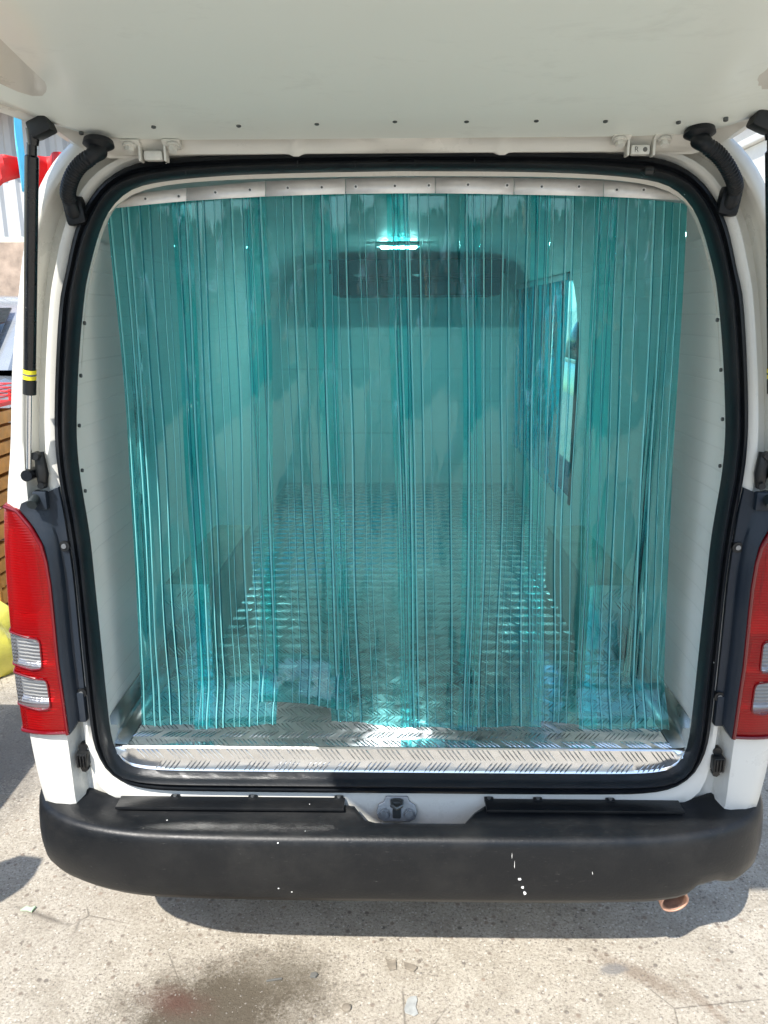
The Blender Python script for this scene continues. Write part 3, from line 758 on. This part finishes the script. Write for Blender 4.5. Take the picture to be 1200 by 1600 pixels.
# hinges
for px, py, let in ((241, 241, False), (999, 232, True)):
    t = empty('hinge', (0, 0, 0), van); p = at(px, py+3, -.032)
    MB().box(p, (.036, .018, .018), None, .005).build('knuckle', M['bolt'], t)
    for s_ in (-1, 1):
        lf = MB(); x = p.x+s_*.024
        lf.box((x, p.y-.002, p.z+.006), (.005, .022, .034), None, .002)
        lf.box((x+s_*.014, p.y-.010, p.z+.018), (.034, .026, .005), Matrix.Rotation(-.5, 3, 'X'), .002)
        lf.build('hinge_leaf', M['bolt'], t)
        c = Vector((x+s_*.017, p.y-.014, p.z+.013))
        bo = MB().tube([c, c+Vector((0, -.004, -.009))], .0085, 6).build('bolt', M['bolt'], t)
        MB().tube([c+Vector((0, .001, .003)), c+Vector((0, -.0005, -.001))], .0125, 16).build('washer', M['bolt'], bo)
    if let:
        cu_ = bpy.data.curves.new('letter', 'FONT'); cu_.body = 'R'; cu_.size = .013; cu_.extrude = .0004; cu_.align_x = 'CENTER'; cu_.align_y = 'CENTER'
        tmp = bpy.data.objects.new('letter', cu_); col.objects.link(tmp)
        dg = bpy.context.evaluated_depsgraph_get(); me = bpy.data.meshes.new_from_object(tmp.evaluated_get(dg))
        bpy.data.objects.remove(tmp)
        lo_ = bpy.data.objects.new('embossed_letter', me); col.objects.link(lo_); me.materials.append(M['ink']); lo_.parent = t
        lo_.location = p+Vector((-.008, -.0093, 0)); lo_.rotation_euler = (R(90), 0, 0)
    c = p+Vector((.008 if let else .0, -.0088, 0)); r_ = .0042
    MB().tube([c, c+Vector((0, -.0007, 0))], r_, 14).build('emboss', M['ink'] if let else M['bolt'], t)
# rubber gaiters
def gaiter(sg, pa, pb, pm):
    t = empty('cable_gaiter', (0, 0, 0), van)
    a = at(*pa, -.075); b_ = at(*pb, -.012); mid = at(*pm, -.075)
    fl_ = MB().tube([a+Vector((0, 0, .012)), a+Vector((0, -.002, .004)), a+Vector((0, -.003, -.003))], [.026, .028, .018], 24)
    fl_.build('grommet', M['rubber'], t)
    ctr = [a+Vector((0, -.004, -.004)), a+Vector((sg*.006, -.022, -.018)), a.lerp(mid, .6)+Vector((0, -.010, 0)), mid, mid.lerp(b_, .55)+Vector((sg*.008, -.012, 0)), b_+Vector((sg*.004, -.014, .012)), b_+Vector((0, -.012, -.010)), b_+Vector((-sg*.004, .006, -.012))]
    pth = resample(smooth_poly(ctr, 3), 150); rad = []
    for i in range(150):
        f_ = i/149; body = sst(.10, .16, f_)*(1-sst(.74, .78, f_))
        rad.append(.0135+.0015*math.sin(i*2*math.pi/5)*body+(.004*(1-sst(0, .14, f_))))
    MB().tube(pth, rad, 16).build('bellows', M['rubber'], t, ang=80)
    MB().box(b_+Vector((0, .0, -.006)), (.040, .026, .052), Matrix.Rotation(sg*.15, 3, 'Y'), .009).build('elbow', M['rubber'], t)
gaiter(-1, (155, 231), (118, 325), (112, 275))
gaiter(1, (1092, 214), (1139, 310), (1138, 262))
# rear wheels
for sg in (-1, 1):
    t = empty('wheel', (sg*.74, 1.05, .31), van)
    MB().tube([(-sg*.09, 0, 0), (-sg*.085, 0, 0), (sg*.06, 0, 0), (sg*.09, 0, 0)], [.27, .31, .31, .28], 40).build('tyre', M['tyre'], t)
    MB().tube([(sg*.07, 0, 0), (sg*.093, 0, 0)], .19, 30).build('rim', M['steel'], t)

# ================================================================== STRIP CURTAINS
cur = empty('strip_curtain', (0, .1, 1.9))
tag(cur, 'clear aqua ribbed plastic strip curtain hanging across the open rear of the white van', 'strip curtain')
inv = Matrix.Translation((0, -.1, -1.9))
top = [(172,307),(292,294),(415,283),(540,279),(680,277),(803,278),(943,282),(1066,293)]
bot = [(169,326),(292,314),(415,307),(540,303),(680,302),(803,304),(943,307),(1078,314)]
scr = [(187,316),(228,311),(280,307),(337,301),(391,297),(450,294),(503,293),(556,292),(617,291),(670,290),(731,289),(792,290),(846,292),(904,292),(963,297),(1005,297),(1060,304)]
plates = []
for k in range(7):
    a0, a1 = at(*top[k], .098), at(*top[k+1], .098); b0, b1 = at(*bot[k], .092), at(*bot[k+1], .092)
    g_ = .0007; mb = MB(); rws = []
    for j in range(3):
        v = j/2; rws.append([a0.lerp(b0, v)+Vector((g_, -.0003*(k % 2), 0)), a0.lerp(a1, .5).lerp(b0.lerp(b1, .5), v)+Vector((0, -.0002, .0004)), a1.lerp(b1, v)-Vector((g_, 0, 0))])
    mb.grid(rws); mb.xf(inv)
    plates.append(mb.build('rail_plate', M['rail'], cur, solid=.002, fix=False))
for px, py in scr:
    k = max(i for i in range(7) if px >= bot[i][0]-1); p = at(px, py, .095)
    MB().tube([p, p+Vector((0, -.0035, 0))], [.0052, .0046], 12).xf(inv).build('rivet', M['rail'], plates[k])
    MB().tube([p, p+Vector((0, -.0046, 0))], .0024, 8).xf(inv).build('rivet_core', M['screw'], plates[k])

def strip_mesh(tl, tr, bl, br, y0, seed, curl=0., wob=1., nrow=84, ribpitch=.0185, rr=.0025, th=.0016, topy=None, lift=0.):
    rnd = random.Random(seed)
    wid = (tr-tl).length; nr = max(4, int(wid/ribpitch)); us_ = []
    pts = []            # (u, front offset, side flag)
    for k in range(nr):
        c = (k+.5)/nr + rnd.uniform(-.26, .26)/nr
        if rnd.random() < .10: continue
        q_ = rnd.choice((1.0, .95, .6, .45, .35)); w2 = rr*1.25/wid*q_; h_ = rr*q_; fl_ = rnd.random()
        if pts: pts.append((lerp(pts[-1][0], c-w2, .5), 0, 0))
        pts += [(c-w2, 0, fl_), (c-w2*.72, h_*.8, fl_), (c, h_*1.15, fl_), (c+w2*.72, h_*.8, fl_), (c+w2, 0, fl_)]
    pts = [(0, 0, 0)]+pts+[(1, 0, 0)]
    ph = [rnd.uniform(0, 6.28) for _ in range(8)]; fr = [rnd.uniform(.7, 1.4) for _ in range(8)]
    front, back = [], []
    for j in range(nrow+1):
        v = j/nrow; L = tl.lerp(bl, v); Rr = tr.lerp(br, v)
        fr_, bk = [], []
        for u, o, _f in pts:
            p = L.lerp(Rr, u)
            amp = sst(-.1, .5, v)*wob
            y = .0075*amp*math.sin(4.5*u+3.2*v*fr[0]+ph[0])+.0016*amp*math.sin(15*u*fr[1]+2.5*v*fr[2]+ph[1])
            y += .0010*amp*math.sin(3*u+8*v*fr[3]+ph[2])
            y += .004*math.cos(2*math.pi*u)*.6
            y += -curl*sst(.88, 1.0, v)**1.7*(1+.05*math.sin(6*u+ph[4]))
            z = lift*sst(.93, 1.0, v)
            p = Vector((p.x+.0022*amp*math.sin(5*v*fr[6]+ph[5])+.007*amp*(u-.5)*math.sin(4*v*fr[7]+ph[7])+.0018*amp*math.sin(6*u+9*v*fr[5]+ph[3]), p.y+y, p.z+z+0.0008*math.sin(9*u+ph[6])*sst(.96, 1, v)))
            fr_.append(p+Vector((0, -th/2-o, 0))); bk.append(p+Vector((0, th/2, 0)))
        front.append(fr_); back.append(bk)
    mb = MB()
    mb.grid([f+b_[::-1] for f, b_ in zip(front, back)], close=True)
    nc = 2*len(pts); mb.mi = {}
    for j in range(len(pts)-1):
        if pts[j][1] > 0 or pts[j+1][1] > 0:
            for i in range(nrow): mb.mi[i*nc+j] = 1 if (pts[j+1][1] > pts[j][1]) == (pts[j][2] > .5) else 2  # one flank tinted dark, the other light: refraction lines put into colour
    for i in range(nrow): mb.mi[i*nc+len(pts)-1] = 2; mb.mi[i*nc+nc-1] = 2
    for rw in (0, nrow):
        mb.grid([front[rw], back[rw]])
    return mb
EB = [228,318,421,530,640,735,830,918,1045]
ET = [163,282,397,507,620,735,846,950,1076]
HEM = [(1131,1137),(1138,1134),(1095,1108),(1128,1136),(1136,1141),(1140,1134),(1126,1136),(1136,1142)]
CURL = [.015, .050, .055, .012, .006, .012, .008, .040]
for k in range(8):
    yo = .104 if k % 2 else .112; ov = 16
    l0 = ET[k]-(ov if k else 0); l1 = ET[k+1]+(ov if k < 7 else 0)
    m0 = EB[k]-(ov-2 if k else 0); m1 = EB[k+1]+(ov-2 if k < 7 else 0)
    tl, tr = at(l0, 296, yo), at(l1, 296, yo)
    for q in (tl, tr): q.z = 1.893-.028*abs(q.x/.6)**3
    yb = yo-.012+(.02 if k == 2 else 0)
    bl, br = at(m0, HEM[k][0], yb-CURL[k]), at(m1, HEM[k][1], yb-CURL[k])
    for q in (bl, br): q.z = max(q.z, ZF+.004); q.y += CURL[k]
    strip_mesh(tl, tr, bl, br, yo, 100+k, CURL[k], 1.0+.25*(k in (0, 1, 5, 6))).xf(inv).build('curtain_strip', [M['pvc'], M['rib'], M['rib_lit']], cur, fix=True, ang=48)

c2 = empty('strip_curtain', (.72, 2.35, 1.74))
tag(c2, 'bright backlit blue strip curtain hanging in the side doorway inside the van', 'strip curtain')
inv2 = Matrix.Translation((-.72, -2.35, -1.74))
MB().box((.664, 2.25, 1.79), (.006, 1.34, .03), None, .001).xf(inv2).build('rail_plate', M['rail'], c2)
for k in range(9):
    ya, yb_ = 1.575+k*.145, 1.575+k*.145+.17; xx = .672+(.006 if k % 2 else 0)
    strip_mesh(Vector((xx, ya, 1.80)), Vector((xx, yb_, 1.80)), Vector((xx, ya, .90)), Vector((xx, yb_, .90)), 0, 300+k, 0, .4, 24, .03, .002).xf(inv2).build('curtain_strip', [M['pvcb'], M['ribb'], M['ribb']], c2, ang=48)

# ================================================================== SMALL THINGS ON THE GROUND
def scrap(name, x, y, poly, h, mat, lab, cat, bend=0.):
    mb = MB(); k = 6; mb.prism(poly, 0, h, 'Z')
    mb.v = [(a, b_, c+bend*abs(a)*8*abs(a)+.0005) for a, b_, c in mb.v]
    o = mb.build(name, mat, None, smooth=False, bevel=.0006); o.location = (x, y, 0.001); return tag(o, lab, cat)
scrap('torn_scrap', -.015, .046, [(-.018,.022),(-.008,.012),(.010,.017),(.012,-.012),(-.006,-.016),(-.010,-.004)], .004, M['leaf'], 'torn grey paper scrap on the concrete behind the van, left piece of a pair', 'scrap', .3)
scrap('torn_scrap', .032, .040, [(-.016,.014),(.014,.004),(.018,-.004),(.010,-.014),(-.014,-.004)], .006, M['leaf'], 'curled brown scrap with a dark tip on the concrete, right piece of a pair', 'scrap', .5)
scrap('plastic_flake', .036, -.072, [(-.018,-.022),(-.020,-.012),(-.012,.016),(-.004,.024),(.010,.026),(.013,.014),(.008,-.004),(.014,-.024),(.004,-.030)], .003, M['flake'], 'pale translucent plastic flake lying on the concrete nearest the camera', 'plastic flake', .2)
o = MB().tube([(0, 0, .0005), (0, 0, .006), (0, 0, .008)], [.011, .011, .007], 16).build('bottle_cap', M['leaf']); o.location = (-.125, -.083, .001); tag(o, 'small dull round cap lying on the sunlit concrete', 'bottle cap')
o = scrap('green_wrapper', -1.055, .225, [(-.02,-.006),(-.010,.010),(.006,.004),(.018,.010),(.014,-.010),(-.004,-.004)], .006, simple('pale_green_foil', (.45, .62, .42), .3), 'crumpled pale green wrapper on the concrete beside a round shadow', 'wrapper', .4)
o = scrap('dark_twig', -.315, -.005, [(-.02,-.004),(-.018,.0),(.018,.008),(.02,.004)], .004, M['ink'], 'short dark twig lying in the oil stain on the concrete', 'twig')
o = scrap('dark_fragment', -.215, .012, [(-.010,-.006),(-.008,.005),(.004,.008),(.010,.0),(.004,-.008)], .006, M['ink'], 'small black plastic fragment in the oil stain on the concrete', 'fragment')
# loose grit, uncountable
gm = MB(); rnd = random.Random(5)
for k in range(2200):
    x, y = rnd.uniform(-1.3, 1.1), rnd.uniform(-.16, .5); r_ = rnd.uniform(.0008, .0030) * (1.8 if rnd.random() < .06 else 1)
    if x < -.8: y = rnd.uniform(-.1, 1.4)
    b0 = len(gm.v); ring = []
    for q in range(5):
        an = q*1.2566+rnd.uniform(-.3, .3); rr = r_*rnd.uniform(.7, 1.3)
        gm.v.append((x+rr*math.cos(an), y+rr*math.sin(an), 0.0))
    gm.v.append((x+rnd.uniform(-.3, .3)*r_, y, r_*.8))
    for q in range(5): gm.f.append([b0+q, b0+(q+1) % 5, b0+5])
tag(gm.build('grit', M['stone'], smooth=False, fix=False), 'loose grit and pebbles scattered over the concrete', 'grit', None, 'stuff')

# ================================================================== SURROUNDINGS
def make_car(name, paint, lab, loc, rz, sc_=1.0):
    t = empty(name, (0, 0, 0)); tag(t, lab, 'car', None)
    prof = [(-2.05,.42),(-2.1,.62),(-2.05,.86),(-1.9,.93),(-1.0,1.0),(1.35,1.02),(1.9,.98),(2.02,.80),(2.05,.5),(1.98,.34)]
    rows = []
    for y, z in []: pass
    def hull(pts, zlow, wfn, parent, nm, mat):
        mb = MB(); rws = []
        for (y, z) in pts:
            rws.append([(-wfn(zlow)*.97, y, zlow), (-wfn(zlow), y, zlow+.05), (-wfn((z+zlow)/2), y, (z+zlow)/2), (-wfn(z)*.985, y, z-.05), (-wfn(z)*.93, y, z), (0, y, z+.02), (wfn(z)*.93, y, z), (wfn(z)*.985, y, z-.05), (wfn((z+zlow)/2), y, (z+zlow)/2), (wfn(zlow), y, zlow+.05), (wfn(zlow)*.97, y, zlow)])
        mb.grid(rws); mb.f.append(list(range(11))); k = len(mb.v)-11; mb.f.append([k+i for i in range(11)])
        return mb.build(nm, mat, parent, ang=40)
    hull([(-2.08,.62),(-2.02,.84),(-1.8,.93),(-1.0,1.0),(0,1.02),(1.3,1.02),(1.85,.97),(2.03,.8),(2.06,.55)], .26, lambda z: .84-.05*abs(z-.62), t, 'body', paint)
    hull([(-1.05,1.0),(-.45,1.40),(-.1,1.47),(.9,1.47),(1.35,1.38),(1.85,1.0)], .98, lambda z: .79-.32*max(0, z-1.0), t, 'cabin', paint)
    for s_ in (-1, 1):
        for y0, y1, y0t, y1t in ((-.85, .12, -.42, .12), (.20, 1.15, .20, 1.10)):
            w0, w1 = .80, .675
            MB().face_([(s_*w0, y0, 1.045), (s_*w0, y1, 1.045), (s_*w1, y1t, 1.385), (s_*w1, y0t, 1.385)]).build('side_window', M['glass'], t, solid=.01)
        mr = MB().tube([(s_*.80, -.78, 1.02), (s_*.88, -.80, 1.04)], .02, 8).tube([(s_*.87, -.83, 1.06), (s_*.90, -.80, 1.06), (s_*.99, -.79, 1.06), (s_*1.01, -.79, 1.06)], [.05, .085, .08, .04], 14)
        mr.build('side_mirror', paint, t)
        for y in (-1.35, 1.3):
            wh = empty('wheel', (s_*.76, y, .31), t)
            MB().tube([(-s_*.09, 0, 0), (-s_*.08, 0, 0), (s_*.07, 0, 0), (s_*.09, 0, 0)], [.26, .31, .31, .27], 32).build('tyre', M['tyre'], wh)
            MB().tube([(s_*.08, 0, 0), (s_*.095, 0, 0)], .20, 24).build('rim', M['chrome'], wh)
        MB().box((s_*.66, -2.03, .70), (.26, .06, .12), None, .02).build('tail_lamp', M['red'], t)
    MB().face_([(-.62, -1.07, 1.04), (.62, -1.07, 1.04), (.56, -.53, 1.39), (-.56, -.53, 1.39)]).build('rear_window', M['glass'], t, solid=.01)
    t.location = loc; t.rotation_euler = (0, 0, rz); t.scale = (sc_,)*3
    return t
def face_(s, pts): s.face(pts); return s
MB.face_ = face_
make_car('parked_car', M['silver'], 'silver car parked closest on the left of the white van', (-2.53, -1.25, 0), math.pi)
make_car('parked_car', M['silver'], 'silver grey car with dark windows parked behind the orange crates', (-3.75, 5.3, 0), 0, 1.22)
make_car('parked_car', M['navy'], 'dark navy car glimpsed through the side doorway of the van', (2.5, 5.0, 0), 0, 1.2)
# crates and bag
def crate(loc, mat, lab, nm='crate', h=.30):
    t = empty(nm, loc); tag(t, lab, 'crate', 'crates stacked left of the van')
    MB().box((0, 0, .012), (.50, .38, .02), None, .004).build('base', mat, t)
    for c, d in (((0, -.185, 0), (.50, .016, 0)), ((0, .185, 0), (.50, .016, 0)), ((-.245, 0, 0), (.014, .352, 0)), ((.245, 0, 0), (.014, .352, 0))):
        s_ = MB()
        for k in range(4): s_.box((c[0], c[1], .045+k*h/4.2), (d[0], d[1], h/4.2-.014), None, .003)
        s_.build('slatted_side', mat, t)
    for x in (-.238, .238):
        for y in (-.178, .178): MB().box((x, y, h/2+.004), (.022, .022, h-.02), None, .003).build('corner_post', mat, t)
    return t
for k in range(4):
    crate((-2.135+random.uniform(-.006, .006), 1.98, .0+k*.305), M['orange'], ['lowest of the orange brown crates, behind the yellow bag', 'second orange brown crate from the ground left of the van', 'third orange brown crate from the ground left of the van', 'topmost orange brown crate, under the red one'][k])
crate((-2.135, 1.98, 1.222), M['redc'], 'red crate on top of the orange brown stack', 'crate', .08)
mb = MB(); rws = []
for j in range(15):
    v = j/14; z = .40*v; r_ = .20*math.sin(math.pi*min(1, .25+v*.75))**.6 if v < .98 else .03
    rws.append([(r_*math.cos(q)*(1+.14*math.sin(5*q+9*v)), r_*.9*math.sin(q)*(1+.12*math.cos(4*q+7*v)), z+.01*math.sin(7*q)) for q in [2*math.pi*i/36 for i in range(36)]])
mb.grid(rws, close=True)
o = mb.build('plastic_bag', M['bag']); o.location = (-1.985, 1.74, .0); tag(o, 'crumpled yellow plastic bag on the ground against the crates', 'bag')
# red and blue cloth hanging from a line
mb = MB(); rws = []
A, B = at(-60, 232, 2.4), at(112, 236, 2.4)
for j in range(7):
    v = j/6; rws.append([A.lerp(B, i/30)+Vector((0, .04*math.sin(i*.9+v*2), -v*(.16+.07*math.sin(i*.33))-.03*math.sin(i/30*math.pi))) for i in range(31)])
tag(mb.grid(rws).build('red_awning', M['redc'], solid=.004, fix=False), 'sagging red cloth awning beside the white corrugated wall', 'awning')
a, b_ = at(23, 195, 2.2), at(44, 300, 2.2)
mb = MB(); mb.grid([[(lerp(a.x, b_.x, u)+.006*math.sin(v*7), 2.2+.02*math.sin(u*6+v*3), lerp(a.z+.4, b_.z, v)) for u in [i/6 for i in range(7)]] for v in [j/12 for j in range(13)]])
tag(mb.build('blue_banner', M['bluec'], solid=.004, fix=False), 'narrow light blue cloth banner hanging in front of the red awning', 'banner')
# left wall building
lb = empty('yard_building', (-6, 7, 0)); tag(lb, 'low building left of the van with white corrugated upper wall over rough brick', 'building')
mb = MB(); xs2 = [-6+i*.03 for i in range(300)]
mb.grid([[(x, .03*(1 if (i//3) % 2 else 0), z) for i, x in enumerate(xs2)] for z in (2.45, 3.7)]); mb.build('corrugated_wall', M['wallw'], lb, smooth=False, solid=.004, fix=False)
MB().box((-1.5, .12, 1.2), (9, .2, 2.4), None, .01).build('brick_wall', M['wallb'], lb)
MB().box((-1.5, .3, 3.78), (9.3, 1.6, .12), Matrix.Rotation(.06, 3, 'X'), .01).build('roof', M['roofr'], lb)
# right wall building
rb = empty('plaster_building', (6.2, 6, 0)); tag(rb, 'pale plastered building wall to the right of the van', 'building')
MB().box((0, 0, 2.2), (.3, 16, 4.4), None, .02).build('wall', M['plaster'], rb)
MB().box((0, 0, 4.47), (.5, 16.3, .12), None, .01).build('coping', M['plaster'], rb)
# unseen wall added behind the camera, hides the horizon glow in reflections
bb = empty('reflection_wall', (0, -16, 0)); tag(bb, 'unseen pale wall added behind the camera for the curtain reflections', 'wall')
MB().box((0, 0, 2.1), (40, .25, 4.2), None, .01).build('wall', M['plaster'], bb)
MB().box((0, 0, 4.25), (40.2, .4, .1), None, .01).build('coping', M['wallb'], bb)
fb = empty('bright_backdrop', (9, 17, 0)); tag(fb, 'pale wall added as a bright backdrop far beyond the side doorway', 'building')
MB().box((0, 0, 3), (16, .3, 6), None, .02).build('wall', M['plaster'], fb)  # invented sunlit wall, added to brighten what shows behind the side strips
MB().box((0, -.2, 6.1), (16.3, 1.2, .2), None, .02).build('roof', M['roofr'], fb)
